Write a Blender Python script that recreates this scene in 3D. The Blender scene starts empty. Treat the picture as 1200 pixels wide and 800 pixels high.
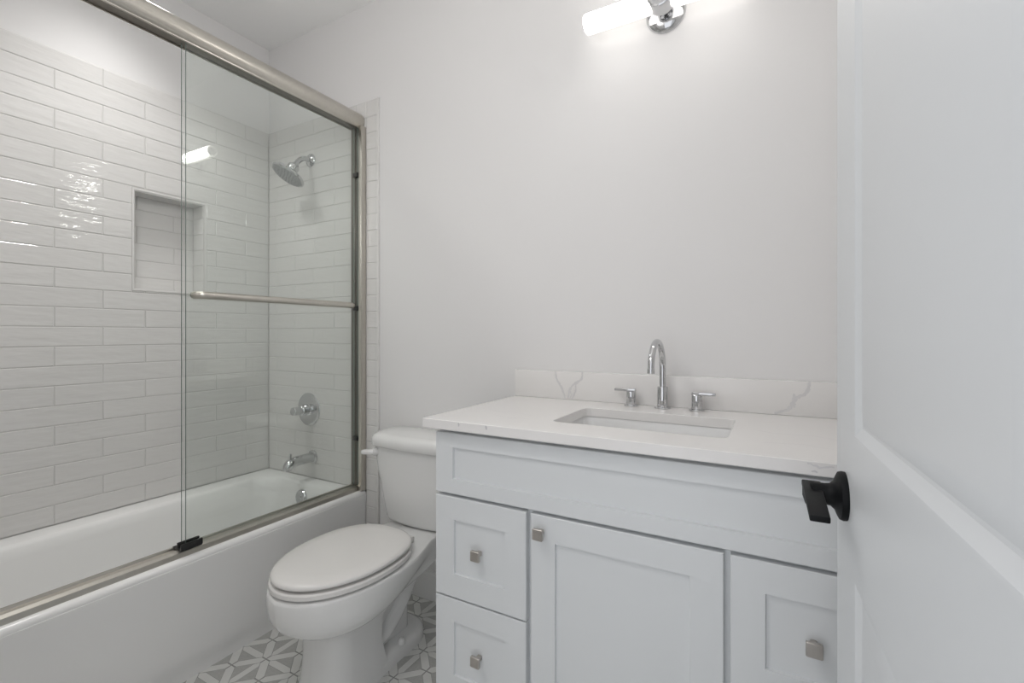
import bpy, bmesh, math, random
from mathutils import Vector, Matrix
random.seed(7)
scene = bpy.context.scene
COL = scene.collection
PI = math.pi

# ------------------------------------------------------------------ camera
cam_d = bpy.data.cameras.new('camera')
cam = bpy.data.objects.new('camera', cam_d); COL.objects.link(cam)
cam.location = (0, 0, 1.161)
cam.rotation_euler = (PI/2, 0, math.atan(305.4/549.0))
cam_d.sensor_width = 36.0
cam_d.lens = 549.0/1200.0*36.0
cam_d.shift_y = -9.0/1200.0
cam_d.clip_start = 0.01
scene.camera = cam

# ------------------------------------------------------------------ world, lights, exposure
SCONCE_FRONT = 25.0    # the tube throws its light into the room ...
SCONCE_BACK = 1.6      # ... and less towards its wall plate
SHOWER_CAN = 48.0      # recessed lamp over the tub (W)
ROOM_FILL = 10.7        # added unseen fill light over the middle of the floor (W)
HALL = 1.0            # daylight coming through the hall behind the open doorway (W)
WORLD = 1.28
world = bpy.data.worlds.new('world'); scene.world = world
world.use_nodes = True
bg = world.node_tree.nodes['Background']
bg.inputs['Color'].default_value = (0.955, 0.965, 1.0, 1)
bg.inputs['Strength'].default_value = WORLD
ld = bpy.data.lights.new('hall_daylight', 'AREA')
ld.shape = 'RECTANGLE'; ld.size = 1.6; ld.size_y = 2.2; ld.energy = HALL; ld.color = (0.93, 0.97, 1.0)
hl = bpy.data.objects.new('hall_daylight', ld); COL.objects.link(hl)
hl.location = (-0.5, -1.5, 1.35); hl.rotation_euler = (PI/2, 0, 0)   # faces +Y, into the room

l = bpy.data.lights.new('shower_downlight', 'SPOT'); l.energy = SHOWER_CAN; l.color = (1.0, 0.982, 0.965)
l.spot_size = math.radians(122); l.spot_blend = 1.0; l.shadow_soft_size = 0.15
o = bpy.data.objects.new('shower_downlight', l); COL.objects.link(o); o.location = (-2.10, 0.86, 2.725)
l = bpy.data.lights.new('room_fill', 'POINT'); l.energy = ROOM_FILL; l.color = (1.0, 0.984, 0.972); l.shadow_soft_size = 0.13
o = bpy.data.objects.new('room_fill', l); COL.objects.link(o); o.location = (-0.95, 0.30, 2.12)  # added point light that evens out the room, no fixture hangs here

scene.view_settings.view_transform = 'Standard'
scene.view_settings.look = 'None'
scene.view_settings.gamma = 1.0
scene.view_settings.use_curve_mapping = False
scene.view_settings.exposure = 0.0

# ------------------------------------------------------------------ materials
def mat(name, color, rough=0.5, metal=0.0, coat=0.0, spec=None, noise=None, bump=None, var=None):
    """noise=(scale, amount) mottles the colour, bump=(scale vec, strength, distance) waves the surface"""
    m = bpy.data.materials.new(name); m.use_nodes = True
    nt = m.node_tree; b = nt.nodes['Principled BSDF']
    b.inputs['Base Color'].default_value = (*color, 1)
    b.inputs['Roughness'].default_value = rough
    b.inputs['Metallic'].default_value = metal
    b.inputs['Coat Weight'].default_value = coat
    if spec is not None: b.inputs['Specular IOR Level'].default_value = spec
    tc = nt.nodes.new('ShaderNodeTexCoord')
    if noise:
        n = nt.nodes.new('ShaderNodeTexNoise'); n.inputs['Scale'].default_value = noise[0]
        n.inputs['Detail'].default_value = 4
        nt.links.new(tc.outputs['Object'], n.inputs['Vector'])
        mx = nt.nodes.new('ShaderNodeMix'); mx.data_type = 'RGBA'
        a = noise[1]
        mx.inputs['A'].default_value = (*[c*(1-a) for c in color], 1)
        mx.inputs['B'].default_value = (*[min(1, c*(1+a)) for c in color], 1)
        nt.links.new(n.outputs['Fac'], mx.inputs['Factor'])
        nt.links.new(mx.outputs['Result'], b.inputs['Base Color'])
    if bump:
        mp = nt.nodes.new('ShaderNodeMapping'); mp.inputs['Scale'].default_value = bump[0]
        nt.links.new(tc.outputs['Object'], mp.inputs['Vector'])
        n2 = nt.nodes.new('ShaderNodeTexNoise'); n2.inputs['Scale'].default_value = 1.0
        n2.inputs['Detail'].default_value = 2.0
        nt.links.new(mp.outputs['Vector'], n2.inputs['Vector'])
        bp = nt.nodes.new('ShaderNodeBump'); bp.inputs['Strength'].default_value = bump[1]
        bp.inputs['Distance'].default_value = bump[2]
        nt.links.new(n2.outputs['Fac'], bp.inputs['Height'])
        nt.links.new(bp.outputs['Normal'], b.inputs['Normal'])
    return m

M = {}
M['paint'] = mat('wall_paint', (0.80, 0.792, 0.788), 0.6, noise=(3, 0.01), bump=((260, 260, 260), 0.04, 0.001))
M['ceil'] = mat('ceiling_paint', (0.92, 0.92, 0.915), 0.8, bump=((200, 200, 200), 0.05, 0.001))
M['trim'] = mat('trim_paint', (0.80, 0.80, 0.79), 0.35, noise=(4, 0.01))
M['edging'] = mat('painted_tile_edging', (0.74, 0.73, 0.715), 0.3, noise=(4, 0.01))
M['tile'] = mat('glazed_tile', (0.74, 0.73, 0.715), 0.035, spec=0.75, bump=((13, 9, 40), 0.5, 0.004))
M['grout'] = mat('tile_grout', (0.60, 0.59, 0.575), 0.85, noise=(60, 0.05))
M['tub'] = mat('tub_acrylic', (0.89, 0.89, 0.88), 0.14, noise=(2, 0.01))
M['ceramic'] = mat('toilet_porcelain', (0.80, 0.80, 0.79), 0.09, noise=(2, 0.01))
M['seat'] = mat('toilet_seat_plastic', (0.81, 0.795, 0.775), 0.22, noise=(2, 0.01))
M['sink'] = mat('sink_porcelain', (0.82, 0.82, 0.815), 0.07, noise=(2, 0.01))
M['quartz'] = mat('white_quartz', (0.84, 0.825, 0.81), 0.22, noise=(5, 0.02))
M['vein'] = mat('quartz_vein', (0.64, 0.63, 0.635), 0.25, noise=(30, 0.08))
M['vein2'] = mat('quartz_vein_soft', (0.725, 0.715, 0.715), 0.25, noise=(30, 0.05))
M['cab'] = mat('cabinet_lacquer', (0.74, 0.76, 0.77), 0.38, noise=(4, 0.01))
M['door'] = mat('door_paint', (0.69, 0.71, 0.725), 0.36, noise=(4, 0.01))
M['nickel'] = mat('brushed_nickel', (0.585, 0.56, 0.51), 0.30, 1.0, noise=(90, 0.06))
M['nickel_dark'] = mat('nickel_channel', (0.20, 0.185, 0.165), 0.4, 1.0, noise=(60, 0.05))
M['knob'] = mat('satin_nickel_knob', (0.52, 0.49, 0.46), 0.36, 1.0, noise=(90, 0.05))
M['chrome'] = mat('polished_chrome', (0.60, 0.605, 0.615), 0.05, 1.0, noise=(20, 0.02))
M['nozzle'] = mat('shower_face_grey', (0.40, 0.41, 0.42), 0.35, 0.6, noise=(80, 0.2))
M['rubber'] = mat('nozzle_rubber', (0.10, 0.10, 0.11), 0.6, noise=(80, 0.1))
M['black'] = mat('matte_black_metal', (0.0055, 0.006, 0.007), 0.5, 0.0, spec=0.16, noise=(50, 0.1))
M['bplastic'] = mat('black_plastic', (0.012, 0.012, 0.012), 0.45, noise=(50, 0.1))
M['floor_light'] = mat('floor_marble_light', (0.76, 0.76, 0.735), 0.3, noise=(25, 0.05))
M['floor_grey'] = mat('floor_stone_grey', (0.49, 0.49, 0.47), 0.35, noise=(120, 0.16))
M['floor_grout'] = mat('floor_grout', (0.36, 0.36, 0.345), 0.85, noise=(80, 0.06))
M['shadowgap'] = mat('cabinet_box_interior', (0.55, 0.56, 0.57), 0.6, noise=(4, 0.01))
M['hose'] = mat('braided_hose', (0.62, 0.60, 0.54), 0.4, 0.3, noise=(200, 0.2))

# glowing tube
m = bpy.data.materials.new('glowing_opal_glass'); m.use_nodes = True
nt = m.node_tree; b = nt.nodes['Principled BSDF']
b.inputs['Base Color'].default_value = (0.9, 0.9, 0.88, 1)
b.inputs['Emission Color'].default_value = (1.0, 0.965, 0.925, 1)
tcn = nt.nodes.new('ShaderNodeTexCoord'); sep = nt.nodes.new('ShaderNodeSeparateXYZ'); mr = nt.nodes.new('ShaderNodeMapRange')
nt.links.new(tcn.outputs['Normal'], sep.inputs[0]); nt.links.new(sep.outputs['Y'], mr.inputs['Value'])
mr.inputs['From Min'].default_value = -0.7; mr.inputs['From Max'].default_value = -0.12
mr.inputs['To Min'].default_value = SCONCE_FRONT; mr.inputs['To Max'].default_value = SCONCE_BACK
nt.links.new(mr.outputs['Result'], b.inputs['Emission Strength'])
M['glow'] = m

# clear glass sheet: thin tint plus Schlick reflection on both faces
def glass_mat(name, tint, edge=None):
    m = bpy.data.materials.new(name); m.use_nodes = True
    nt = m.node_tree; nt.nodes.clear(); N = nt.nodes.new; L = nt.links.new
    out = N('ShaderNodeOutputMaterial'); mix = N('ShaderNodeMixShader')
    tr = N('ShaderNodeBsdfTransparent'); tr.inputs['Color'].default_value = (*tint, 1)
    gl = N('ShaderNodeBsdfGlossy'); gl.inputs['Roughness'].default_value = 0.0
    gl.inputs['Color'].default_value = (0.97, 1, 0.98, 1)
    geo = N('ShaderNodeNewGeometry'); dot = N('ShaderNodeVectorMath'); dot.operation = 'DOT_PRODUCT'
    L(geo.outputs['Normal'], dot.inputs[0]); L(geo.outputs['Incoming'], dot.inputs[1])
    ab = N('ShaderNodeMath'); ab.operation = 'ABSOLUTE'; L(dot.outputs['Value'], ab.inputs[0])
    su = N('ShaderNodeMath'); su.operation = 'SUBTRACT'; su.inputs[0].default_value = 1; L(ab.outputs[0], su.inputs[1])
    pw = N('ShaderNodeMath'); pw.operation = 'POWER'; L(su.outputs[0], pw.inputs[0]); pw.inputs[1].default_value = 5
    ma = N('ShaderNodeMath'); ma.operation = 'MULTIPLY_ADD'; L(pw.outputs[0], ma.inputs[0])
    ma.inputs[1].default_value = 0.955; ma.inputs[2].default_value = 0.036
    L(ma.outputs[0], mix.inputs['Fac']); L(tr.outputs[0], mix.inputs[1]); L(gl.outputs[0], mix.inputs[2])
    L(mix.outputs[0], out.inputs['Surface'])
    return m
M['glass'] = glass_mat('clear_shower_glass', (0.988, 0.997, 0.991))
M['glass_edge'] = mat('green_glass_edge', (0.16, 0.20, 0.18), 0.15, noise=(20, 0.05))

# ------------------------------------------------------------------ helpers
ORG = {}
def origin(o): return ORG.get(o.name, Vector((0, 0, 0)))
def tag(o, label, cat, group=None, kind=None):
    o['label'] = label; o['category'] = cat
    if group: o['group'] = group
    if kind: o['kind'] = kind
    return o
def thing(name, loc, label, cat, group=None, kind=None):
    o = bpy.data.objects.new(name, None); COL.objects.link(o)
    o.empty_display_size = 0.05
    o.location = loc; ORG[o.name] = Vector(loc)
    return tag(o, label, cat, group, kind)
def obj(name, bm, mats, parent=None, smooth=35, base=None):
    """link bm (world coordinates) as one mesh object"""
    if not isinstance(mats, (list, tuple)): mats = [mats]
    org = origin(parent) if parent else (Vector(base) if base else Vector((0, 0, 0)))
    bmesh.ops.recalc_face_normals(bm, faces=bm.faces)
    bmesh.ops.translate(bm, verts=bm.verts, vec=-org)
    me = bpy.data.meshes.new(name); bm.to_mesh(me); bm.free()
    for x in mats: me.materials.append(M[x])
    if smooth:
        me.polygons.foreach_set('use_smooth', [True]*len(me.polygons))
        me.set_sharp_from_angle(angle=math.radians(smooth))
    o = bpy.data.objects.new(name, me); COL.objects.link(o)
    ORG[o.name] = org
    if parent: o.parent = parent
    else: o.location = org
    return o
def B(): return bmesh.new()
def box(bm, x0, x1, y0, y1, z0, z1, bev=0.0, seg=2, mi=0):
    vs = [bm.verts.new(p) for p in ((x0,y0,z0),(x1,y0,z0),(x1,y1,z0),(x0,y1,z0),(x0,y0,z1),(x1,y0,z1),(x1,y1,z1),(x0,y1,z1))]
    fs = [bm.faces.new([vs[i] for i in f]) for f in ((3,2,1,0),(4,5,6,7),(0,1,5,4),(1,2,6,5),(2,3,7,6),(3,0,4,7))]
    for f in fs: f.material_index = mi
    if bev:
        es = list({e for f in fs for e in f.edges})
        bmesh.ops.bevel(bm, geom=es, offset=bev, segments=seg, profile=0.5, affect='EDGES', clamp_overlap=True)
    return vs
def loft(bm, loops, cap0=True, cap1=True, closed=True, mi=0):
    rows = [[bm.verts.new(p) for p in lp] for lp in loops]
    n = len(rows[0]); out = []
    for a, b2 in zip(rows, rows[1:]):
        for i in range(n if closed else n-1):
            j = (i+1) % n
            out.append(bm.faces.new((a[i], a[j], b2[j], b2[i])))
    if cap0: out.append(bm.faces.new(rows[0][::-1]))
    if cap1: out.append(bm.faces.new(rows[-1]))
    for f in out: f.material_index = mi
    return rows
def frame_axes(d):
    d = Vector(d).normalized()
    u = d.orthogonal().normalized() if abs(d.z) > 0.99 else Vector((0, 0, 1)).cross(d).normalized()
    return d, u, d.cross(u).normalized()
def lathe(bm, c, axis, prof, n=40, mi=0):
    """prof = [(distance along axis, radius)], capped at both ends"""
    d, u, v = frame_axes(axis); c = Vector(c); loops = []
    for t, r in prof:
        r = max(r, 1e-5)
        loops.append([c + d*t + (u*math.cos(a)+v*math.sin(a))*r for a in (2*PI*i/n for i in range(n))])
    loft(bm, loops, mi=mi)
def tube(bm, pts, r, n=20, mi=0, cap=True):
    pts = [Vector(p) for p in pts]; m = len(pts)
    rr = r if isinstance(r, (list, tuple)) else [r]*m
    loops = []; u = None
    for i, p in enumerate(pts):
        t = (pts[min(i+1, m-1)] - pts[max(i-1, 0)]).normalized()
        if u is None: u = frame_axes(t)[1]
        u = (u - t*u.dot(t)).normalized(); v = t.cross(u)
        loops.append([p + (u*math.cos(a)+v*math.sin(a))*rr[i] for a in (2*PI*k/n for k in range(n))])
    loft(bm, loops, cap, cap, mi=mi)
def spline(pts, k=8):
    """Catmull-Rom through pts"""
    P = [Vector(p) for p in pts]; P = [P[0]*2-P[1]] + P + [P[-1]*2-P[-2]]; out = []
    for i in range(1, len(P)-2):
        for s in range(k):
            t = s/k; a, b2, c, d = P[i-1], P[i], P[i+1], P[i+2]
            out.append(0.5*((2*b2) + (c-a)*t + (2*a-5*b2+4*c-d)*t*t + (3*b2-a-3*c+d)*t**3))
    out.append(P[-2]); return out
def rrect(x0, x1, y0, y1, r, z, k=6):
    pts = []
    for cx, cy, a0 in ((x1-r, y0+r, -PI/2), (x1-r, y1-r, 0), (x0+r, y1-r, PI/2), (x0+r, y0+r, PI)):
        for i in range(k+1):
            a = a0 + PI/2*i/k
            pts.append(Vector((cx+r*math.cos(a), cy+r*math.sin(a), z)))
    return pts
def poly(bm, pts, mi=0):
    f = bm.faces.new([bm.verts.new(p) for p in pts]); f.material_index = mi; return f

# ------------------------------------------------------------------ dimensions (metres; Y into the room, X right)
YB = 1.622          # painted face of the far wall
YT = 1.615          # tile face on the far wall
XC = -2.449         # painted face of the left wall
XT = -2.442         # tile face on the left wall
XR = 0.240          # right wall
YF = 0.098          # front wall, with the doorway the camera stands in
ZC = 2.736
TZ = 2.268          # top of the tile
RIM = 0.417         # tub rim
NY0, NY1, NZ0, NZ1, ND = 0.987, 1.280, 1.357, 1.793, 0.092    # niche
DW0, DW1, DH = -0.64, 0.128, 2.06                            # doorway

# ------------------------------------------------------------------ room shell
bm = B()
box(bm, XC-0.13, XC, YF-0.12, NY0, 0, ZC); box(bm, XC-0.13, XC, NY1, YB+0.12, 0, ZC)
box(bm, XC-0.13, XC, NY0, NY1, 0, NZ0); box(bm, XC-0.13, XC, NY0, NY1, NZ1, ZC)
box(bm, XC-0.13, XC-ND-0.004, NY0, NY1, NZ0, NZ1)
wall_left = tag(obj('wall_left', bm, 'paint', smooth=0), 'white painted wall along the bathtub, bare above the tile', 'wall', kind='structure')
bm = B(); box(bm, XC, XR+0.12, YB, YB+0.12, 0, ZC)
wall_back = tag(obj('wall_back', bm, 'paint', smooth=0), 'plain white far wall behind the toilet and vanity', 'wall', kind='structure')
bm = B(); box(bm, XR, XR+0.12, YF-0.12, YB, 0, ZC)
tag(obj('wall_right', bm, 'paint', smooth=0), 'white wall at the right end of the vanity behind the open door', 'wall', kind='structure')
bm = B(); box(bm, XC, DW0, YF-0.12, YF, 0, ZC); box(bm, DW1, XR, YF-0.12, YF, 0, ZC); box(bm, DW0, DW1, YF-0.12, YF, DH, ZC)
tag(obj('wall_front', bm, 'paint', smooth=0), 'white wall with the doorway the picture is taken from', 'wall', kind='structure')
bm = B(); box(bm, XC-0.13, XR+0.12, YF-0.12, YB+0.12, ZC, ZC+0.1)
tag(obj('ceiling', bm, 'ceil', smooth=0), 'flat white ceiling over the whole bathroom', 'ceiling', kind='structure')

# ---- floor: stone strips in a star lattice around grey triangles
bm = B()
box(bm, XC-0.13, XR+0.12, -0.9, YB+0.12, -0.08, -0.0012, mi=2)
S = 0.0770; NX0, NYO = -1.581, 1.035; LL = S*math.sqrt(2); HW = 0.0138; G = 0.0014
def fw(p, q): return (NX0 + S*(p-q), NYO + S*(p+q))       # lattice to floor
def inroom(pts): return all(-1.76 < x < XR-0.002 and -0.05 < y < YB-0.014 for x, y in pts)
def clip(pts):
    def cut(ps, ax, val, keep_less):
        out = []
        for i in range(len(ps)):
            a, c = ps[i], ps[(i+1) % len(ps)]
            ina = (a[ax] <= val) == keep_less; inc = (c[ax] <= val) == keep_less
            if ina: out.append(a)
            if ina != inc:
                t = (val-a[ax])/(c[ax]-a[ax]); out.append((a[0]+(c[0]-a[0])*t, a[1]+(c[1]-a[1])*t))
        return out
    for ax, val, kl in ((0, -1.76, False), (0, XR-0.002, True), (1, -0.10, False), (1, YB-0.014, True)):
        if len(pts) < 3: return pts
        pts = cut(pts, ax, val, kl)
    return pts
def stone(pts, mi):
    pts = clip(pts)
    if len(pts) >= 3: poly(bm, [(x, y, 0.0) for x, y in pts], mi)
def strip(a, c, ta, tc, hw, g=0.003):
    ax, ay = fw(*a); cx, cy = fw(*c); L = math.hypot(cx-ax, cy-ay); ux, uy = (cx-ax)/L, (cy-ay)/L
    sa, sc = hw/math.tan(ta), hw/math.tan(tc)
    loc = [(g, 0), (g+sa, -hw), (L-g-sc, -hw), (L-g, 0), (L-g-sc, hw), (g+sa, hw)]
    stone([(ax+ux*t-uy*n, ay+uy*t+ux*n) for t, n in loc], 0)
T8, T4 = math.radians(40), math.radians(43)
for p in range(-22, 26):
    for q in range(-22, 26):
        even = (p+q) % 2 == 0
        e0 = e1 = T4
        strip((p, q), (p+1, q), e0, e1, HW); strip((p, q), (p, q+1), e0, e1, HW)
        a = (HW+G)/LL; d = (HW*0.92+G)*math.sqrt(2)/LL
        if even:                      # diagonal from (p,q) to (p+1,q+1)
            strip((p, q), (p+1, q+1), T8, T8, HW*0.92, 0.021)
            stone([fw(p+a+d, q+a), fw(p+1-a, q+a), fw(p+1-a, q+1-a-d)], 1)
            stone([fw(p+a, q+a+d), fw(p+a, q+1-a), fw(p+1-a-d, q+1-a)], 1)
        else:
            strip((p+1, q), (p, q+1), T8, T8, HW*0.92, 0.021)
            stone([fw(p+a, q+a), fw(p+1-a-d, q+a), fw(p+a, q+1-a-d)], 1)
            stone([fw(p+1-a, q+1-a), fw(p+a+d, q+1-a), fw(p+1-a, q+a+d)], 1)
tag(obj('floor', bm, ['floor_light', 'floor_grey', 'floor_grout'], smooth=0), 'bathroom floor of pale stone strips forming stars around grey triangles', 'floor', kind='structure')

# ---- wall tile: single glazed tiles with softened edges on a grout bed
ROW, TL, GR = 0.0771, 0.303, 0.0024
def tiles(bm, to3, u0, u1, z0, z1, joint, holes=(), ztop=TZ, depth=0.006):
    """to3(u, z, d): d = distance out of the wall from the grout bed"""
    nrow = int((ztop-z0)/ROW)+2
    for r in range(nrow):
        zt, zb = ztop-r*ROW, ztop-(r+1)*ROW
        off = joint + (TL/2 if r % 2 else 0)
        k0 = math.floor((u0-off)/TL)-1
        for k in range(k0, k0+int((u1-u0)/TL)+4):
            a, c = off+k*TL, off+(k+1)*TL
            rects = [(max(a, u0), min(c, u1), max(zb, z0), min(zt, z1))]
            for (h0, h1, hz0, hz1) in holes:
                new = []
                for (p, q, s, t) in rects:
                    if q <= h0 or p >= h1 or t <= hz0 or s >= hz1: new.append((p, q, s, t)); continue
                    if p < h0: new.append((p, h0, s, t))
                    if q > h1: new.append((h1, q, s, t))
                    pp, qq = max(p, h0), min(q, h1)
                    if s < hz0: new.append((pp, qq, s, hz0))
                    if t > hz1: new.append((pp, qq, hz1, t))
                rects = new
            for (p, q, s, t) in rects:
                if q-p < 0.008 or t-s < 0.008: continue
                g = GR/2; c1 = 0.0022
                tw = [random.uniform(-1, 1)*0.0003 for _ in range(2)]
                lo = [(p+g, s+g), (q-g, s+g), (q-g, t-g), (p+g, t-g)]
                hi = [(p+g+c1, s+g+c1), (q-g-c1, s+g+c1), (q-g-c1, t-g-c1), (p+g+c1, t-g-c1)]
                dz = [depth+tw[0]*sx+tw[1]*sz for sx, sz in ((-1, -1), (1, -1), (1, 1), (-1, 1))]
                loft(bm, [[to3(x, z, 0) for x, z in lo], [to3(x, z, depth-0.0014) for x, z in lo],
                          [to3(x, z, d) for (x, z), d in zip(hi, dz)]], cap0=False, mi=0)
# left wall
bm = B()
x_bed = XT-0.0055
tiles(bm, lambda u, z, d: (x_bed+d, u, z), YF, YT, RIM+0.002, TZ, 0.878, holes=[(NY0-0.006, NY1+0.006, NZ0-0.006, NZ1+0.006)])
for (a, c, s, t) in ((YF, NY0, RIM, TZ), (NY1, YT, RIM, TZ), (NY0, NY1, RIM, NZ0), (NY0, NY1, NZ1, TZ)):
    box(bm, XC, x_bed+0.0042, a, c, s, t, mi=1)
xn = XC-ND                                                    # niche: back, sides, soffit, sill
tiles(bm, lambda u, z, d: (xn+d-0.002, u, z), NY0+0.004, NY1-0.004, NZ0+0.004, NZ1-0.004, 1.036)
box(bm, xn-0.003, xn+0.0022, NY0, NY1, NZ0, NZ1, mi=1)
tiles(bm, lambda u, z, d: (u, NY0+d, z), xn+0.004, XT-0.004, NZ0+0.004, NZ1-0.004, XT)
tiles(bm, lambda u, z, d: (u, NY1-d, z), xn+0.004, XT-0.004, NZ0+0.004, NZ1-0.004, XT)
for yy in (NY0, NY1-0.004): box(bm, xn, XT-0.002, yy, yy+0.004, NZ0, NZ1, mi=1)
box(bm, xn, XT-0.001, NY0+0.003, NY1-0.003, NZ1-0.006, NZ1, mi=0); box(bm, xn, XT-0.001, NY0+0.003, NY1-0.003, NZ0, NZ0+0.006, mi=0)
obj('tile_cladding', bm, ['tile', 'grout'], wall_left, smooth=0)
bm = B()                                                       # white metal edging around the niche
e = 0.007
for (a, c, s, t) in ((NY0-e, NY1+e, NZ1-0.001, NZ1+e), (NY0-e, NY1+e, NZ0-e, NZ0+0.001), (NY0-e, NY0+0.001, NZ0, NZ1), (NY1-0.001, NY1+e, NZ0, NZ1)):
    box(bm, XT-0.012, XT+0.0025, a, c, s, t, 0.001, 1)
obj('niche_edging', bm, 'edging', wall_left)
# far wall
bm = B()
y_bed = YT+0.0055; XE = -1.622
tiles(bm, lambda u, z, d: (u, y_bed-d, z), XT+0.0005, -1.693, RIM+0.002, TZ, -2.067)
tiles(bm, lambda u, z, d: (u, y_bed-d, z), -1.693, XE, 0.002, TZ, -2.067+10*TL+0.07)
box(bm, XT, XE, y_bed-0.0042, YB, RIM-0.01, TZ, mi=1); box(bm, -1.70, XE, y_bed-0.0042, YB, 0, RIM, mi=1)
obj('tile_cladding', bm, ['tile', 'grout'], wall_back, smooth=0)
bm = B(); box(bm, XE, XE+0.010, YT-0.0035, YB, 0, TZ+0.002, 0.0012, 2)
obj('tile_edging', bm, 'edging', wall_back)
# baseboard
bm = B()
prof = [(YB, 0), (YB-0.013, 0), (YB-0.013, 0.098), (YB-0.011, 0.110), (YB-0.006, 0.116), (YB-0.004, 0.124), (YB, 0.125)]
loft(bm, [[(x, y, z) for y, z in prof] for x in (XE+0.0105, -0.846)])
tag(obj('baseboard_back', bm, 'trim', smooth=25), 'white baseboard behind the toilet', 'baseboard', kind='structure')

# ------------------------------------------------------------------ open door
dl = math.radians(2.5)
DE = Vector((0.0858, 0.862, 0)); DT = Vector((math.sin(dl), -math.cos(dl), 0)); DN = Vector((-math.cos(dl), -math.sin(dl), 0))
def dp(t, n, z): return DE + DT*t + DN*n + Vector((0, 0, z))
DWD, DZ0, DZ1 = 0.685, 0.012, 2.032
door = thing('door_1', dp(0.35, -0.017, 0), 'white two panel door standing open at the right with a black lever', 'door', kind='structure')
bm = B()
st = 0.122
cols = (0, st, DWD-st, DWD); rows_ = (DZ0, 0.25, 0.846, 1.026, 1.905, DZ1)
for n0, sgn in ((0.0, 1), (-0.035, -1)):
    for i in range(3):
        for j in range(5):
            t0, t1, z0, z1 = cols[i], cols[i+1], rows_[j], rows_[j+1]
            if i == 1 and j in (1, 3):
                lps = []
                for ins, n in ((0, 0), (0.004, -0.0006), (0.010, -0.0035), (0.017, -0.0062), (0.021, -0.0062), (0.042, -0.0014), (0.044, -0.0012)):
                    lps.append([dp(a, n0+n*sgn, z) for a, z in ((t0+ins, z0+ins), (t1-ins, z0+ins), (t1-ins, z1-ins), (t0+ins, z1-ins))])
                loft(bm, lps, cap0=False)
            else:
                poly(bm, [dp(a, n0, z) for a, z in ((t0, z0), (t1, z0), (t1, z1), (t0, z1))])
ring0 = [dp(0, 0, DZ0), dp(DWD, 0, DZ0), dp(DWD, 0, DZ1), dp(0, 0, DZ1)]
ring1 = [p + DN*-0.035 for p in ring0]
loft(bm, [ring0, ring1], cap0=False, cap1=False)
bmesh.ops.remove_doubles(bm, verts=bm.verts, dist=0.0001)
obj('door_leaf', bm, 'door', door, smooth=12)
HT, HZ = 0.066, 0.935                                          # lever set
bm = B()
lathe(bm, dp(HT, 0.0, HZ), DN, [(0, 0.033), (0.004, 0.0335), (0.008, 0.032), (0.0105, 0.027), (0.013, 0.020), (0.018, 0.0155), (0.024, 0.0145), (0.040, 0.0145), (0.041, 0.0135)], 44)
hd = obj('door_handle', bm, 'black', door)
bm = B()
def slab(pts_top, th):                                         # flat lever blade
    lo = [p - Vector((0, 0, th)) for p in pts_top]
    v = loft(bm, [lo, pts_top])
    bmesh.ops.bevel(bm, geom=list(bm.edges), offset=0.0016, segments=2, profile=0.5, affect='EDGES', clamp_overlap=True)
slab([dp(HT-0.026, 0.026, HZ+0.010), dp(HT-0.026, 0.050, HZ+0.010), dp(HT+0.105, 0.053, HZ+0.001), dp(HT+0.105, 0.031, HZ+0.001)], 0.008)
b2 = B()
box(b2, -0.0255, 0.014, 0.0265, 0.0495, -0.016, 0.004, 0.004, 2)
for v in b2.verts: v.co = dp(HT+v.co.x, v.co.y, HZ+v.co.z)
me_tmp = bpy.data.meshes.new('tmp'); b2.to_mesh(me_tmp); b2.free(); bm.from_mesh(me_tmp); bpy.data.meshes.remove(me_tmp)
obj('lever', bm, 'black', hd)

# ------------------------------------------------------------------ bathtub
tub = thing('bathtub', (-2.06, 0.86, 0), 'white alcove bathtub with a plain apron behind sliding glass', 'bathtub')
bm = B()
TX0, TX1, TY0, TY1 = XT+0.001, -1.692, YF+0.002, YT-0.001
K = 8
def rr(i0, i1, j0, j1, r, z): return rrect(TX0+i0, TX1-i1, TY0+j0, TY1-j1, r, z, K)
loops = [rr(0.001, 0.014, 0.0, 0.0, 0.004, RIM-0.06), rr(0.001, 0.001, 0.0, 0.0, 0.004, RIM-0.016), rr(0.001, 0.004, 0, 0, 0.005, RIM-0.005), rr(0.001, 0.012, 0, 0, 0.006, RIM),
         rr(0.085, 0.075, 0.07, 0.055, 0.10, RIM), rr(0.097, 0.083, 0.082, 0.064, 0.105, RIM-0.004), rr(0.106, 0.090, 0.092, 0.072, 0.11, RIM-0.015),
         rr(0.112, 0.096, 0.105, 0.078, 0.115, RIM-0.05), rr(0.120, 0.105, 0.15, 0.088, 0.12, RIM-0.15), rr(0.132, 0.115, 0.22, 0.100, 0.13, RIM-0.26),
         rr(0.150, 0.135, 0.27, 0.122, 0.14, 0.085), rr(0.185, 0.17, 0.32, 0.165, 0.13, 0.062), rr(0.24, 0.22, 0.40, 0.23, 0.10, 0.056)]
loft(bm, loops, cap0=False)
obj('basin', bm, 'tub', tub, smooth=50)
bm = B()
ap = [(-1.6912, RIM-0.020), (-1.6916, RIM-0.035), (-1.695, RIM-0.055), (-1.700, 0.25), (-1.704, 0.115), (-1.7055, 0.085), (-1.709, 0.060), (-1.714, 0.040), (-1.7165, 0.020), (-1.7165, 0.0), (-1.76, 0.0), (-1.76, RIM-0.020)]
loft(bm, [[(x, y, z) for x, z in ap] for y in (TY0, TY1)])
obj('apron', bm, 'tub', tub, smooth=30)
bm = B()                                                       # overflow cover on the end wall of the basin
oc = Vector((-2.052, TY1-0.083, 0.348)); od = Vector((0, -1, 0.12))
lathe(bm, oc, od, [(-0.004, 0.036), (0.006, 0.036), (0.010, 0.033), (0.012, 0.026), (0.011, 0.012), (0.014, 0.008), (0.014, 0)], 36)
obj('overflow_cover', bm, 'chrome', tub)

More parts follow.
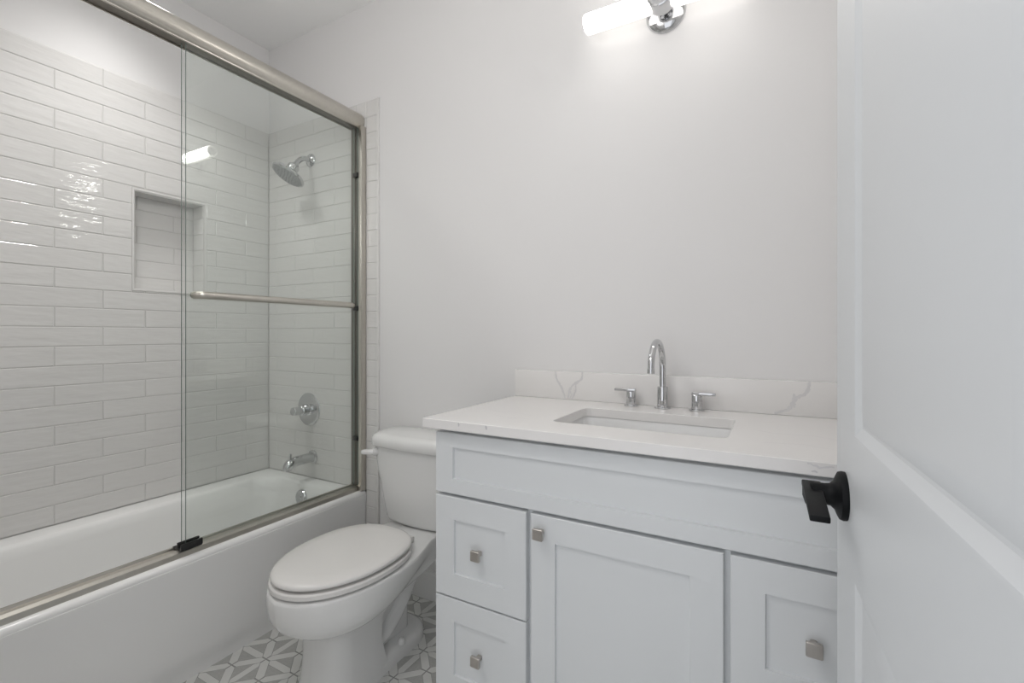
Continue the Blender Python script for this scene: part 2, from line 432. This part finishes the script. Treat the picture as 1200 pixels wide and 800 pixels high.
# ------------------------------------------------------------------ sliding shower door
GX0, GX1 = -1.722, -1.745                                      # outer and inner glass
sd = thing('shower_door', (-1.735, 0.86, RIM), 'sliding glass shower door in brushed nickel frame on the tub rim', 'shower door')
y0, y1 = YF+0.001, YT-0.001
bm = B()
hz, hx, hr = 2.174, -1.739, 0.041
hp = [(hx+hr*math.cos(a), hz+hr*math.sin(a)) for a in [math.radians(-62+i*9) for i in range(20)]]
hp += [(-1.772, hz+0.030), (-1.772, hz-hr+0.005), (-1.768, hz-hr+0.005), (-1.768, hz-hr+0.016), (-1.712, hz-hr+0.016), (-1.714, hz-hr+0.006)]
def ins(s, y): return [(hx+(x-hx)*s, y, hz+(z-hz)*s) for x, z in hp]
loft(bm, [ins(0.80, y0), ins(0.95, y0+0.003), ins(1, y0+0.010), ins(1, y1-0.016), ins(0.97, y1-0.007), ins(0.88, y1-0.001), ins(0.7, y1)])
obj('header_rail', bm, 'nickel', sd, smooth=30)
bm = B(); box(bm, -1.767, -1.713, y0, y1-0.002, hz-hr+0.010, hz-hr+0.020)
obj('header_channel', bm, 'nickel_dark', sd)
bm = B()
tp = [(-1.770, RIM), (-1.770, RIM+0.024), (-1.766, RIM+0.026), (-1.756, RIM+0.026), (-1.754, RIM+0.020), (-1.736, RIM+0.020), (-1.734, RIM+0.024), (-1.728, RIM+0.023), (-1.719, RIM+0.016), (-1.716, RIM+0.004), (-1.716, RIM)]
loft(bm, [[(x, y, z) for x, z in tp] for y in (y0, y1)])
obj('bottom_track', bm, 'nickel', sd, smooth=20)
for yy, sg in ((y1, -1), (y0, 1)):                             # wall jambs: nickel flange and a dark channel the panels slide into
    bm = B()
    a, c = sorted((yy, yy+sg*0.030))
    box(bm, -1.714, -1.693, a, c, RIM+0.001, hz-0.030, 0.0015, 2)
    jb = obj('wall_jamb', bm, 'nickel', sd)
    bm = B(); a2, c2 = sorted((yy, yy+sg*0.022)); box(bm, -1.770, -1.7142, a2, c2, RIM+0.020, hz-0.031)
    obj('channel', bm, 'nickel_dark', jb)
    for z in (0.665, 1.282, 1.915):
        bm = B(); a3, c3 = sorted((yy+sg*0.021, yy+sg*0.034)); box(bm, -1.748, -1.7145, a3, c3, z-0.011, z+0.011, 0.003, 2)
        obj('bumper', bm, 'bplastic', jb)
def panel(x, ya, yb):
    bm = B(); box(bm, x-0.003, x+0.003, ya, yb, RIM+0.025, hz-hr+0.014)
    for f in bm.faces:
        if abs(f.normal.y) > 0.9: f.material_index = 1
    bm.normal_update()
    for f in bm.faces: f.material_index = 1 if abs(f.normal.y) > 0.9 else 0
    return obj('glass_panel', bm, ['glass', 'glass_edge'], sd, smooth=0)
p_out = panel(GX0, 0.842, 1.588)
p_in = panel(GX1, 0.840, 1.586)
bm = B()                                                       # towel bar with ends curving back to the glass
bz, bx = 1.292, GX0+0.034
path = spline([(GX0+0.004, 0.866, bz), (GX0+0.020, 0.872, bz), (bx, 0.905, bz), (bx+0.002, 1.05, bz), (bx+0.002, 1.35, bz), (bx, 1.49, bz), (GX0+0.020, 1.535, bz), (GX0+0.004, 1.545, bz)], 8)
tube(bm, path, [0.0130]*len(path), 20)
bar = obj('towel_bar', bm, 'nickel', p_out)
bm = B()
for yy in (0.866, 1.545): lathe(bm, (GX0+0.003, yy, bz), (1, 0, 0), [(0, 0.012), (0.006, 0.012), (0.008, 0.010)], 24)
obj('bar_mount', bm, 'nickel_dark', bar)
bm = B()                                                       # black centre guide on the track
box(bm, -1.765, -1.712, 0.822, 0.890, RIM+0.0205, RIM+0.029, 0.002, 2); box(bm, -1.716, -1.709, 0.822, 0.890, RIM+0.0245, RIM+0.045, 0.002, 2); box(bm, -1.738, -1.7295, 0.822, 0.890, RIM+0.0285, RIM+0.047, 0.002, 2)
obj('door_guide', bm, 'bplastic', sd)

# ------------------------------------------------------------------ shower and tub fittings on the far wall
sh = thing('overhead_shower', (-2.09, YT, 2.06), 'round chrome shower head on a bent arm high on tiled wall', 'shower')
sx, sy, sz = -2.090, YT, 2.058
bm = B(); lathe(bm, (sx, sy, sz), (0, -1, 0), [(0, 0.033), (0.003, 0.034), (0.008, 0.031), (0.014, 0.018), (0.017, 0.0125)], 36)
obj('flange', bm, 'chrome', sh)
hc = Vector((sx, 1.478, 1.938)); hn = Vector((-0.20, -0.478, -0.855)).normalized()
jt = hc - hn*0.062
bm = B(); tube(bm, spline([(sx, sy-0.010, sz), (sx, sy-0.040, sz-0.002), (sx, sy-0.070, sz-0.022), jt], 8), 0.0125, 20)
obj('shower_arm', bm, 'chrome', sh)
bm = B()
lathe(bm, hc, -hn, [(0.0015, 0.074), (0.0, 0.0765), (0.003, 0.0815), (0.010, 0.0825), (0.016, 0.079), (0.022, 0.060), (0.027, 0.032), (0.032, 0.024), (0.038, 0.022), (0.040, 0.028), (0.062, 0.028), (0.065, 0.023), (0.074, 0.018), (0.080, 0.011)], 48)
hd_ = obj('head', bm, 'chrome', sh)
bm = B()
lathe(bm, hc+hn*0.0006, hn, [(-0.001, 0.0735), (0.0008, 0.073), (0.0012, 0.068), (0.0012, 0.0)], 48, 0)
_, hu, hv = frame_axes(hn)
for r, n in ((0.014, 6), (0.030, 12), (0.046, 18), (0.062, 24)):
    for i in range(n):
        a = 2*PI*(i+0.3*r*30)/n
        lathe(bm, hc+hn*0.0012+(hu*math.cos(a)+hv*math.sin(a))*r, hn, [(0, 0.0030), (0.0015, 0.0026), (0.0022, 0.0012)], 8, 1)
obj('spray_face', bm, ['nozzle', 'rubber'], hd_)

va = thing('shower_valve', (-2.106, YT, 0.766), 'round chrome valve plate with cylindrical handle on tile above the tub spout', 'valve')
vx, vz = -2.104, 0.770
bm = B(); lathe(bm, (vx, YT, vz), (0, -1, 0), [(0, 0.084), (0.003, 0.0845), (0.006, 0.082), (0.009, 0.072), (0.011, 0.04), (0.012, 0.0)], 56)
obj('trim_plate', bm, 'chrome', va)
bm = B(); lathe(bm, (vx, YT, vz), (0, -1, 0), [(0.008, 0.031), (0.012, 0.031), (0.015, 0.0275), (0.050, 0.0275), (0.053, 0.025), (0.0535, 0.0215), (0.094, 0.0205), (0.097, 0.018), (0.097, 0)], 40)
obj('handle', bm, 'chrome', va)

sp = thing('tub_spout', (-2.073, YT, 0.525), 'chrome tub spout with a diverter pin just above the tub rim', 'spout')
px, pz = -2.073, 0.527
bm = B()
lathe(bm, (px, YT, pz), (0, -1, 0), [(0, 0.034), (0.004, 0.034), (0.007, 0.030), (0.012, 0.022)], 36)
sp_path = spline([(px, YT-0.005, pz), (px, YT-0.05, pz), (px, YT-0.10, pz), (px, YT-0.130, pz-0.006), (px, YT-0.146, pz-0.020), (px, YT-0.150, pz-0.036)], 6)
tube(bm, sp_path, [0.0245]*(len(sp_path)-10)+[0.0245-0.0006*i for i in range(10)], 28)
obj('spout_body', bm, 'chrome', sp)
bm = B(); lathe(bm, (px, YT-0.131, pz+0.010), (0, 0, 1), [(0, 0.0055), (0.020, 0.0055), (0.021, 0.0068), (0.031, 0.0068), (0.033, 0.005)], 18)
obj('diverter_pin', bm, 'chrome', sp)

# ------------------------------------------------------------------ toilet
TXC = -1.266
toilet = thing('toilet', (TXC, 1.2, 0), 'white two piece toilet with closed lid between tub and vanity', 'toilet')
NS = 26
def outline(prof, z, yb_flat=True):
    """prof = [(y, half width)] front to back; closed loop of 2*NS points, dense at the nose"""
    ys = [p[0] for p in prof]; y_a, y_b = ys[0], ys[-1]
    def hw(y):
        # Catmull-Rom on width^2 near the nose keeps it round
        for i in range(len(prof)-1):
            if prof[i][0] <= y <= prof[i+1][0]:
                t = (y-prof[i][0])/(prof[i+1][0]-prof[i][0])
                p0 = prof[max(i-1, 0)]; p1 = prof[i]; p2 = prof[i+1]; p3 = prof[min(i+2, len(prof)-1)]
                a, b_, c, d = p0[1]**2, p1[1]**2, p2[1]**2, p3[1]**2
                v = 0.5*((2*b_)+(c-a)*t+(2*a-5*b_+4*c-d)*t*t+(3*b_-a-3*c+d)*t**3)
                return math.sqrt(max(v, 0))
        return prof[-1][1]
    R = []
    for i in range(NS):
        t = i/(NS-1); y = y_a + (y_b-y_a)*(t*t*(0.75)+t*0.25)
        R.append((max(hw(y), 0.0006 if i == 0 else 0.002), y))
    return [Vector((TXC+w, y, z)) for w, y in R] + [Vector((TXC-w, y, z)) for w, y in R[::-1]]
def egg(yf, yb, hw, ym, z, n=64, ef=2.0, eb=2.5):
    pts = []
    for i in range(n):
        a = 2*PI*i/n; cx, sy_ = math.cos(a), math.sin(a)
        e_ = ef if sy_ < 0 else eb; ry = (ym-yf) if sy_ < 0 else (yb-ym)
        pts.append(Vector((TXC+hw*math.copysign(abs(cx)**(2/e_), cx), ym+ry*math.copysign(abs(sy_)**(2/e_), sy_), z)))
    return pts
bm = B()
RZ = 0.379
rim = [(0.855, 0.0), (0.878, 0.076), (0.924, 0.127), (0.996, 0.166), (1.09, 0.189), (1.18, 0.192), (1.27, 0.180), (1.35, 0.154), (1.43, 0.130), (1.52, 0.125), (1.598, 0.125)]
def sec(dy, k, yb, z, wmin=0.0):
    out = []
    y_a = rim[0][0]+dy
    for y, w in rim:
        yy = y_a + (y-rim[0][0])/(rim[-1][0]-rim[0][0])*(yb-y_a)
        out.append((yy, w*k))
    return outline(out, z)
def mixsec(dy, z, wid, yb):
    """explicit widths sampled at the rim stations"""
    return outline([(0.862+dy+(y-0.862)/(1.598-0.862)*(yb-0.862-dy), w) for (y, _), w in zip(rim, wid)], z)
W0 = [w for _, w in rim]
col = [0, 0.050, 0.074, 0.089, 0.097, 0.099, 0.100, 0.100, 0.100, 0.099, 0.097]
low = [0, 0.060, 0.090, 0.108, 0.118, 0.121, 0.120, 0.116, 0.112, 0.108, 0.104]
mid = [0, 0.064, 0.107, 0.140, 0.160, 0.163, 0.155, 0.138, 0.122, 0.112, 0.108]
def bl(k): return [a*(1-k)+c*k for a, c in zip(col, W0)]
lps = [mixsec(0.102, 0.0, [w*1.13 for w in col], 1.215), mixsec(0.108, 0.02, [w*1.10 for w in col], 1.21), mixsec(0.118, 0.06, [w*1.03 for w in col], 1.20), mixsec(0.124, 0.12, col, 1.185), mixsec(0.125, 0.195, [w*0.99 for w in col], 1.19),
       mixsec(0.124, 0.220, col, 1.20), mixsec(0.116, 0.230, bl(0.08), 1.22), mixsec(0.098, 0.237, bl(0.22), 1.25), mixsec(0.072, 0.244, bl(0.42), 1.29), mixsec(0.046, 0.254, bl(0.62), 1.34),
       mixsec(0.024, 0.270, bl(0.80), 1.40), mixsec(0.010, 0.292, bl(0.92), 1.47), mixsec(0.003, 0.320, bl(0.98), 1.55), mixsec(0.0, 0.345, W0, 1.595), mixsec(0.0, RZ-0.010, W0, 1.598), mixsec(0.002, RZ-0.003, [w*0.99 for w in W0], 1.597), mixsec(0.007, RZ, [w*0.97 for w in W0], 1.595)]
loft(bm, lps)
# trapway: raised S-shaped channel behind the pedestal, on a web that stands on the foot
tr = spline([(TXC, 1.455, 0.345), (TXC, 1.405, 0.265), (TXC, 1.350, 0.190), (TXC, 1.290, 0.125), (TXC, 1.220, 0.090), (TXC, 1.15, 0.11)], 6)
tr2 = spline([(TXC, 1.40, 0.34), (TXC, 1.32, 0.255), (TXC, 1.25, 0.20), (TXC, 1.20, 0.185), (TXC, 1.14, 0.20)], 6)
def flat_tube(path, rx, r):
    loops = []
    for i, p in enumerate(path):
        t = (path[min(i+1, len(path)-1)]-path[max(i-1, 0)]).normalized()
        v = Vector((1, 0, 0)).cross(t).normalized()
        loops.append([p+Vector((1, 0, 0))*rx*math.cos(a)+v*r*math.sin(a) for a in (2*PI*k/24 for k in range(24))])
    loft(bm, loops)
flat_tube(tr, 0.080, 0.040); flat_tube(tr2, 0.070, 0.036)
loft(bm, [rrect(TXC-0.050, TXC+0.050, 1.12, 1.385, 0.03, z) for z in (0.02, 0.33)])
foot = [rrect(TXC-0.108, TXC+0.108, 1.02, 1.455, 0.10, 0.0), rrect(TXC-0.108, TXC+0.108, 1.02, 1.455, 0.10, 0.026), rrect(TXC-0.102, TXC+0.102, 1.03, 1.449, 0.096, 0.038), rrect(TXC-0.082, TXC+0.082, 1.05, 1.430, 0.078, 0.048)]
loft(bm, foot)
obj('bowl', bm, 'ceramic', toilet, smooth=60)
for s in (-1, 1):
    bm = B(); lathe(bm, (TXC+s*0.094, 1.285, 0.044), (0, 0, 1), [(0, 0.0145), (0.008, 0.0145), (0.016, 0.011), (0.020, 0.005), (0.0205, 0)], 24)
    obj('bolt_cap', bm, 'ceramic', toilet)
bm = B()
loft(bm, [egg(0.880, 1.325, 0.170, 1.12, RZ+0.000), egg(0.880, 1.325, 0.170, 1.12, RZ+0.0062), egg(0.866, 1.336, 0.184, 1.12, RZ+0.0067), egg(0.863, 1.338, 0.187, 1.12, RZ+0.009), egg(0.863, 1.338, 0.187, 1.12, RZ+0.021), egg(0.867, 1.335, 0.183, 1.12, RZ+0.025), egg(0.885, 1.32, 0.165, 1.12, RZ+0.0255)])
obj('seat', bm, 'seat', toilet, smooth=40)
bm = B()
z0 = RZ+0.0312
loft(bm, [egg(0.885, 1.33, 0.166, 1.12, z0-0.005), egg(0.885, 1.33, 0.166, 1.12, z0), egg(0.874, 1.340, 0.177, 1.12, z0+0.0003), egg(0.869, 1.344, 0.181, 1.12, z0+0.003), egg(0.868, 1.345, 0.182, 1.12, z0+0.010), egg(0.873, 1.341, 0.178, 1.12, z0+0.015), egg(0.885, 1.331, 0.168, 1.12, z0+0.0185), egg(0.93, 1.29, 0.13, 1.12, z0+0.021), egg(1.05, 1.18, 0.05, 1.12, z0+0.022)])
obj('lid', bm, 'seat', toilet, smooth=60)
for s in (-1, 1):
    bm = B(); lathe(bm, (TXC+s*0.070-0.02, 1.350, RZ+0.014), (1, 0, 0), [(0, 0.009), (0.002, 0.011), (0.038, 0.011), (0.040, 0.009)], 20)
    box(bm, TXC+s*0.070-0.018, TXC+s*0.070+0.018, 1.338, 1.362, RZ, RZ+0.014, 0.003, 2)
    obj('hinge', bm, 'seat', toilet)
bm = B()
def tank_sec(hw, yf, yb, z, bulge=0.018, r=0.045):
    pts = rrect(TXC-hw, TXC+hw, yf+bulge, yb, r, z, 8)
    # bow the front
    n = len(pts); out = []
    for p in pts:
        k = max(0, 1-((p.x-TXC)/(hw))**2)
        f = 1 if p.y < (yf+yb)/2 else 0
        out.append(Vector((p.x, p.y - bulge*k*f*(1 if p.y < yf+bulge+r else 0), p.z)))
    return out
def dense(pts, m=10):
    """subdivide the long front edge so that the bow is smooth"""
    out = []
    n = len(pts)
    for i in range(n):
        a, c = pts[i], pts[(i+1) % n]
        out.append(a)
        if (c-a).length > 0.1:
            for k in range(1, m): out.append(a.lerp(c, k/m))
    return out
def tsec(hw, yf, yb, z, bulge=0.020, r=0.045):
    pts = dense(rrect(TXC-hw, TXC+hw, yf+bulge, yb, r, z, 8)); out = []
    for p in pts:
        k = max(0, 1-((p.x-TXC)/hw)**2) if p.y < yf+bulge+r else 0
        w = 1 if p.y <= yf+bulge+1e-5 else max(0, 1-(p.y-yf-bulge)/r)
        out.append(Vector((p.x, p.y-bulge*k*w, z)))
    return out
loft(bm, [tsec(0.150, 1.462, 1.598, 0.380), tsec(0.164, 1.446, 1.600, 0.388), tsec(0.170, 1.440, 1.602, 0.402), tsec(0.185, 1.430, 1.604, 0.50), tsec(0.203, 1.418, 1.606, 0.62), tsec(0.210, 1.414, 1.606, 0.697)])
obj('tank', bm, 'ceramic', toilet, smooth=50)
bm = B()
loft(bm, [tsec(0.219, 1.402, 1.610, 0.6985, r=0.06), tsec(0.223, 1.398, 1.612, 0.702, r=0.06), tsec(0.224, 1.397, 1.612, 0.722, r=0.06), tsec(0.222, 1.399, 1.611, 0.733, r=0.06), tsec(0.216, 1.405, 1.608, 0.742, r=0.06), tsec(0.206, 1.416, 1.600, 0.748, r=0.06), tsec(0.192, 1.430, 1.590, 0.7505, r=0.055)])
obj('tank_lid', bm, 'ceramic', toilet, smooth=50)
bm = B()
lathe(bm, (TXC-0.176, 1.434, 0.672), (-0.35, -1, 0), [(0, 0.017), (0.012, 0.017), (0.018, 0.0145), (0.020, 0.010), (0.020, 0)], 28)
tube(bm, spline([(TXC-0.180, 1.418, 0.672), (TXC-0.194, 1.408, 0.672), (TXC-0.212, 1.402, 0.671), (TXC-0.230, 1.400, 0.669)], 5), [0.0110]*12+[0.0105, 0.0095, 0.008, 0.005], 16)
obj('flush_lever', bm, 'ceramic', toilet)

# ------------------------------------------------------------------ vanity cabinet
VX0, VX1, VY, VZ = -0.850, 0.2165, 1.075, 0.893
van = thing('vanity_cabinet', (-0.317, 1.35, 0), 'pale grey white shaker vanity with square nickel knobs under the countertop', 'cabinet')
bm = B()
fy0, fy1 = VY+0.0205, VY+0.040
for xx in (VX0+0.001, VX1-0.019): box(bm, xx, xx+0.018, fy0, YB-0.001, 0.10, VZ-0.0005)
box(bm, VX0+0.019, VX1-0.019, fy0, YB-0.001, 0.10, 0.118); box(bm, VX0+0.019, VX1-0.019, YB-0.010, YB-0.001, 0.118, VZ-0.0005)
for a_, c_, s_, t_ in ((VX0+0.019, VX1-0.019, 0.690, 0.720), (VX0+0.019, VX1-0.019, 0.862, VZ-0.0005), (-0.575, -0.525, 0.118, 0.690), (-0.108, -0.058, 0.118, 0.690), (VX0+0.019, -0.575, 0.395, 0.435), (-0.058, VX1-0.019, 0.395, 0.435)):
    box(bm, a_, c_, fy0, fy1, s_, t_)
obj('carcass', bm, 'cab', van, smooth=20)
bm = B(); box(bm, VX0+0.002, VX1-0.002, VY+0.085, VY+0.10, 0, 0.0995)
obj('toe_kick', bm, 'cab', van)
def shaker(bm, x0, x1, z0, z1, sx_, sz0, sz1, y=VY, th=0.0195, dep=0.0075):
    c = 0.0016
    R = lambda a, c_, s, t, yy: [(a, yy, s), (c_, yy, s), (c_, yy, t), (a, yy, t)]
    loft(bm, [R(x0, x1, z0, z1, y+th), R(x0, x1, z0, z1, y+c), R(x0+c, x1-c, z0+c, z1-c, y),
              R(x0+sx_, x1-sx_, z0+sz0, z1-sz1, y), R(x0+sx_+0.0015, x1-sx_-0.0015, z0+sz0+0.0015, z1-sz1-0.0015, y+dep)])
def knob(parent, x, z, y):
    bm = B(); s = 0.0142
    R = lambda r, yy, k=0.003: [Vector((p.x, yy, p.y)) for p in rrect(x-r, x+r, z-r, z+r, min(k, r*0.4), 0, 3)]
    loft(bm, [R(0.0065, y), R(0.0065, y-0.012), R(0.0095, y-0.016), R(s-0.001, y-0.0195), R(s, y-0.0205), R(s, y-0.0265), R(s-0.0012, y-0.028)])
    return obj('knob', bm, 'knob', parent, smooth=30, base=None)
bm = B(); shaker(bm, VX0, VX1, 0.709, 0.880, 0.060, 0.041, 0.040); obj('front_panel', bm, 'cab', van, smooth=20)
for (a, c) in ((VX0, -0.557), (-0.077, VX1)):
    for (s, t) in ((0.4175, 0.700), (0.132, 0.4130)):
        bm = B(); shaker(bm, a, c, s, t, 0.064, 0.066, 0.064)
        d = obj('drawer', bm, 'cab', van, smooth=20)
        knob(d, (a+c)/2, (s+t)/2, VY+0.0075)
bm = B(); shaker(bm, -0.543, -0.090, 0.132, 0.700, 0.067, 0.067, 0.064)
d = obj('door', bm, 'cab', van, smooth=20)
knob(d, -0.512, 0.660, VY)

# ------------------------------------------------------------------ countertop, backsplash, sink
CX0, CX1, CY0, CZ = -0.878, XR-0.002, 1.050, 0.920
SX0, SX1, SY0, SY1, SR = -0.535, -0.090, 1.182, 1.458, 0.022
bm = B()
def ring(z, i=0.0):
    """outer boundary (matched to the sink hole vertex for vertex)"""
    return rrect(CX0+i, CX1-i, CY0+i, YB-0.001-i, 0.002, z, 6)
top_o = ring(CZ, 0.0015); mid_o = ring(CZ-0.0015); bot_o = ring(VZ+0.0015); bot_i = ring(VZ, 0.0015)
hole_t = rrect(SX0, SX1, SY0, SY1, SR, CZ, 6); hole_t2 = rrect(SX0+0.001, SX1-0.001, SY0+0.001, SY1-0.001, SR, CZ-0.0015, 6); hole_b = rrect(SX0+0.001, SX1-0.001, SY0+0.001, SY1-0.001, SR, VZ, 6)
loft(bm, [hole_t, top_o, mid_o, bot_o, bot_i, hole_b, hole_t2, hole_t], cap0=False, cap1=False)
bmesh.ops.remove_doubles(bm, verts=bm.verts, dist=0.00005)
def vein(bm, pts, w, plane, mi=1):
    """ragged inlaid vein: pts on a plane given by plane(u, v) -> xyz"""
    P = [Vector((a, b_, 0)) for a, b_ in pts]; Q = []
    for a, c in zip(P, P[1:]):
        for k in range(4): Q.append(a.lerp(c, k/4) + Vector((random.uniform(-1, 1), random.uniform(-1, 1), 0))*0.0012)
    Q.append(P[-1]); L_, R_ = [], []
    for i, q in enumerate(Q):
        t = (Q[min(i+1, len(Q)-1)]-Q[max(i-1, 0)]).normalized(); n = Vector((-t.y, t.x, 0))
        ww = w*(0.35+0.65*math.sin(PI*(0.12+0.8*i/len(Q))))*random.uniform(0.6, 1.2)
        L_.append(q+n*ww); R_.append(q-n*ww)
    va_ = [bm.verts.new(plane(p.x, p.y)) for p in L_]; vb = [bm.verts.new(plane(p.x, p.y)) for p in R_]
    for i in range(len(Q)-1):
        f = bm.faces.new((va_[i], va_[i+1], vb[i+1], vb[i])); f.material_index = mi
topp = lambda u, v: (u, v, CZ+0.0002)
frp = lambda u, v: (u, CY0-0.0002, v)
vein(bm, [(-0.80, 1.28), (-0.74, 1.25), (-0.69, 1.26), (-0.62, 1.235)], 0.0014, topp, 2)
vein(bm, [(-0.72, 1.19), (-0.66, 1.17), (-0.60, 1.185)], 0.0012, topp, 2)
vein(bm, [(-0.05, 1.33), (0.00, 1.30), (0.08, 1.31), (0.15, 1.28)], 0.0014, topp, 2)
vein(bm, [(-0.02, 1.18), (0.06, 1.20), (0.12, 1.17)], 0.0012, topp, 2)
vein(bm, [(-0.752, 0.917), (-0.750, 0.908)], 0.0030, frp, 1)
vein(bm, [(-0.664, 0.918), (-0.660, 0.908)], 0.0032, frp, 1)
vein(bm, [(0.058, 0.9155), (0.078, 0.910), (0.100, 0.913)], 0.0022, frp, 2)
vein(bm, [(0.064, 0.902), (0.074, 0.900)], 0.0016, frp, 1)
ct = tag(obj('countertop', bm, ['quartz', 'vein', 'vein2'], smooth=30, base=(-0.32, 1.34, CZ)), 'white quartz countertop with faint grey veins on the vanity', 'countertop')
bm = B()
SB = 1.602
box(bm, CX0, CX1, SB, YB-0.0005, CZ+0.0003, CZ+0.1025, 0.0015, 2)
vk = [0]
def spp(u, v): return (u, SB-0.0002-0.00012*vk[0], v)
vk[0] += 1; vein(bm, [(-0.705, 1.0215), (-0.703, 0.998), (-0.690, 0.975), (-0.678, 0.958), (-0.668, 0.924)], 0.0044, spp, 2)
vk[0] += 1; vein(bm, [(-0.600, 1.0215), (-0.602, 1.000), (-0.618, 0.986), (-0.636, 0.975), (-0.650, 0.955), (-0.656, 0.925)], 0.0049, spp, 2)
vk[0] += 1; vein(bm, [(-0.628, 0.980), (-0.624, 0.960), (-0.632, 0.940), (-0.640, 0.924)], 0.0035, spp, 2)
vk[0] += 1; vein(bm, [(-0.650, 0.955), (-0.642, 0.940), (-0.648, 0.926)], 0.0030, spp, 2)
vk[0] += 1; vein(bm, [(0.094, 1.0215), (0.090, 1.000), (0.080, 0.985), (0.062, 0.975), (0.050, 0.955), (0.040, 0.938), (0.005, 0.924)], 0.0060, spp, 2)
vk[0] += 1; vein(bm, [(0.055, 0.985), (0.052, 0.965), (0.056, 0.945)], 0.0044, spp, 2)
tag(obj('backsplash', bm, ['quartz', 'vein', 'vein2'], smooth=30, base=(-0.32, 1.612, CZ)), 'low white quartz backsplash with grey veins along the wall', 'backsplash')
bm = B()
o = 0.003
def sk(i, z, r): return rrect(SX0-o+i, SX1+o-i, SY0-o+i, SY1+o-i, r, z, 6)
loft(bm, [sk(-0.02, VZ-0.0005, 0.03), sk(0, VZ-0.0005, 0.028), sk(0.002, VZ-0.004, 0.030), sk(0.006, VZ-0.03, 0.034), sk(0.014, VZ-0.09, 0.042), sk(0.028, VZ-0.118, 0.05), sk(0.06, VZ-0.130, 0.06), sk(0.115, VZ-0.134, 0.02),
          sk(0.115, VZ-0.142, 0.02), sk(0.05, VZ-0.142, 0.06), sk(0.015, VZ-0.125, 0.05), sk(-0.002, VZ-0.06, 0.04), sk(-0.008, VZ-0.012, 0.035), sk(-0.02, VZ-0.010, 0.03), sk(-0.02, VZ-0.0005, 0.03)], cap0=False, cap1=False)
f_in = [v for v in rrect(SX0-o+0.115, SX1+o-0.115, SY0-o+0.115, SY1+o-0.115, 0.02, VZ-0.134, 6)]
poly(bm, f_in)
bmesh.ops.remove_doubles(bm, verts=bm.verts, dist=0.00005)
sink = thing('sink', ((SX0+SX1)/2, (SY0+SY1)/2, VZ), 'white rectangular undermount sink set into the countertop', 'sink')
obj('basin', bm, 'sink', sink, smooth=50)
bm = B(); lathe(bm, ((SX0+SX1)/2, (SY0+SY1)/2, VZ-0.1338), (0, 0, 1), [(0, 0.027), (0.002, 0.027), (0.0035, 0.022), (0.002, 0.018), (0.005, 0.015), (0.006, 0)], 32)
obj('drain', bm, 'chrome', sink)

# ------------------------------------------------------------------ faucet and its two handles
FX, FY = -0.312, 1.566
fa = thing('faucet', (FX, FY, CZ), 'tall chrome gooseneck faucet behind the sink', 'faucet')
bm = B(); lathe(bm, (FX, FY, CZ), (0, 0, 1), [(0.0003, 0.026), (0.003, 0.0262), (0.005, 0.0245), (0.006, 0.0175), (0.007, 0.0165), (0.066, 0.0165), (0.070, 0.0155), (0.071, 0.0105)], 40)
obj('base', bm, 'chrome', fa)
GRD = 0.083; zc = CZ+0.133
arc = [(FX, FY-GRD+GRD*math.cos(a), zc+GRD*math.sin(a)) for a in (PI*i/22 for i in range(23))]
bm = B(); tube(bm, [(FX, FY, CZ+0.068), (FX, FY, CZ+0.11)] + arc + [(FX, FY-2*GRD-0.0005, zc-0.004)], 0.0098, 24)
lathe(bm, (FX, FY-2*GRD, zc+0.006), (0, 0, -1), [(0, 0.0098), (0.001, 0.0108), (0.014, 0.0108), (0.015, 0.0098), (0.015, 0)], 28)
obj('spout', bm, 'chrome', fa)
def tap(x, s, label):
    t = thing('basin_tap', (x, FY, CZ), label, 'tap', 'lever taps either side of the faucet')
    bm = B(); lathe(bm, (x, FY, CZ), (0, 0, 1), [(0.0003, 0.024), (0.003, 0.0242), (0.005, 0.0225), (0.006, 0.0155), (0.025, 0.0155), (0.026, 0.0145), (0.028, 0.0145), (0.029, 0.0155), (0.047, 0.0155), (0.048, 0.0148)], 36)
    obj('base', bm, 'chrome', t)
    bm = B(); a, c = sorted((x-s*0.015, x+s*0.055)); box(bm, a, c, FY-0.009, FY+0.009, CZ+0.0478, CZ+0.0575, 0.002, 2)
    obj('lever', bm, 'chrome', t)
tap(-0.414, -1, 'small chrome lever handle left of the faucet')
tap(-0.208, 1, 'small chrome lever handle right of the faucet')

# ------------------------------------------------------------------ wall light
LXC, LZ, LY = -0.312, 2.232, 1.547
wl = thing('wall_light', (LXC, YB, LZ), 'chrome wall light with a glowing white tube above the sink', 'wall light')
bm = B(); lathe(bm, (LXC, YB, LZ), (0, -1, 0), [(0, 0.064), (0.003, 0.065), (0.008, 0.0635), (0.016, 0.055), (0.022, 0.040), (0.025, 0.022), (0.026, 0.0)], 56)
obj('backplate', bm, 'chrome', wl)
bm = B(); lathe(bm, (LXC, YB-0.02, LZ), (0, -1, 0), [(0, 0.020), (0.006, 0.018), (0.010, 0.012), (0.040, 0.012)], 32)
obj('stem', bm, 'chrome', wl)
bm = B(); lathe(bm, (LXC, LY+0.020, LZ), (0, -1, 0), [(0, 0.030), (0.002, 0.036), (0.006, 0.041), (0.052, 0.041), (0.056, 0.039), (0.058, 0.035), (0.057, 0.030), (0.056, 0)], 48)
obj('hub', bm, 'chrome', wl)
for s in (-1, 1):
    a = LXC+s*0.036
    bm = B(); lathe(bm, (a, LY, LZ), (s, 0, 0), [(0, 0.0325), (0.212, 0.0325), (0.2165, 0.0315), (0.219, 0.029)], 48)
    tb = obj('tube_shade', bm, 'glow', wl)
    bm = B(); lathe(bm, (LXC+s*0.2545, LY, LZ), (s, 0, 0), [(0, 0.021), (0.004, 0.021), (0.006, 0.019), (0.006, 0)], 36)
    obj('end_cap', bm, 'chrome', tb)
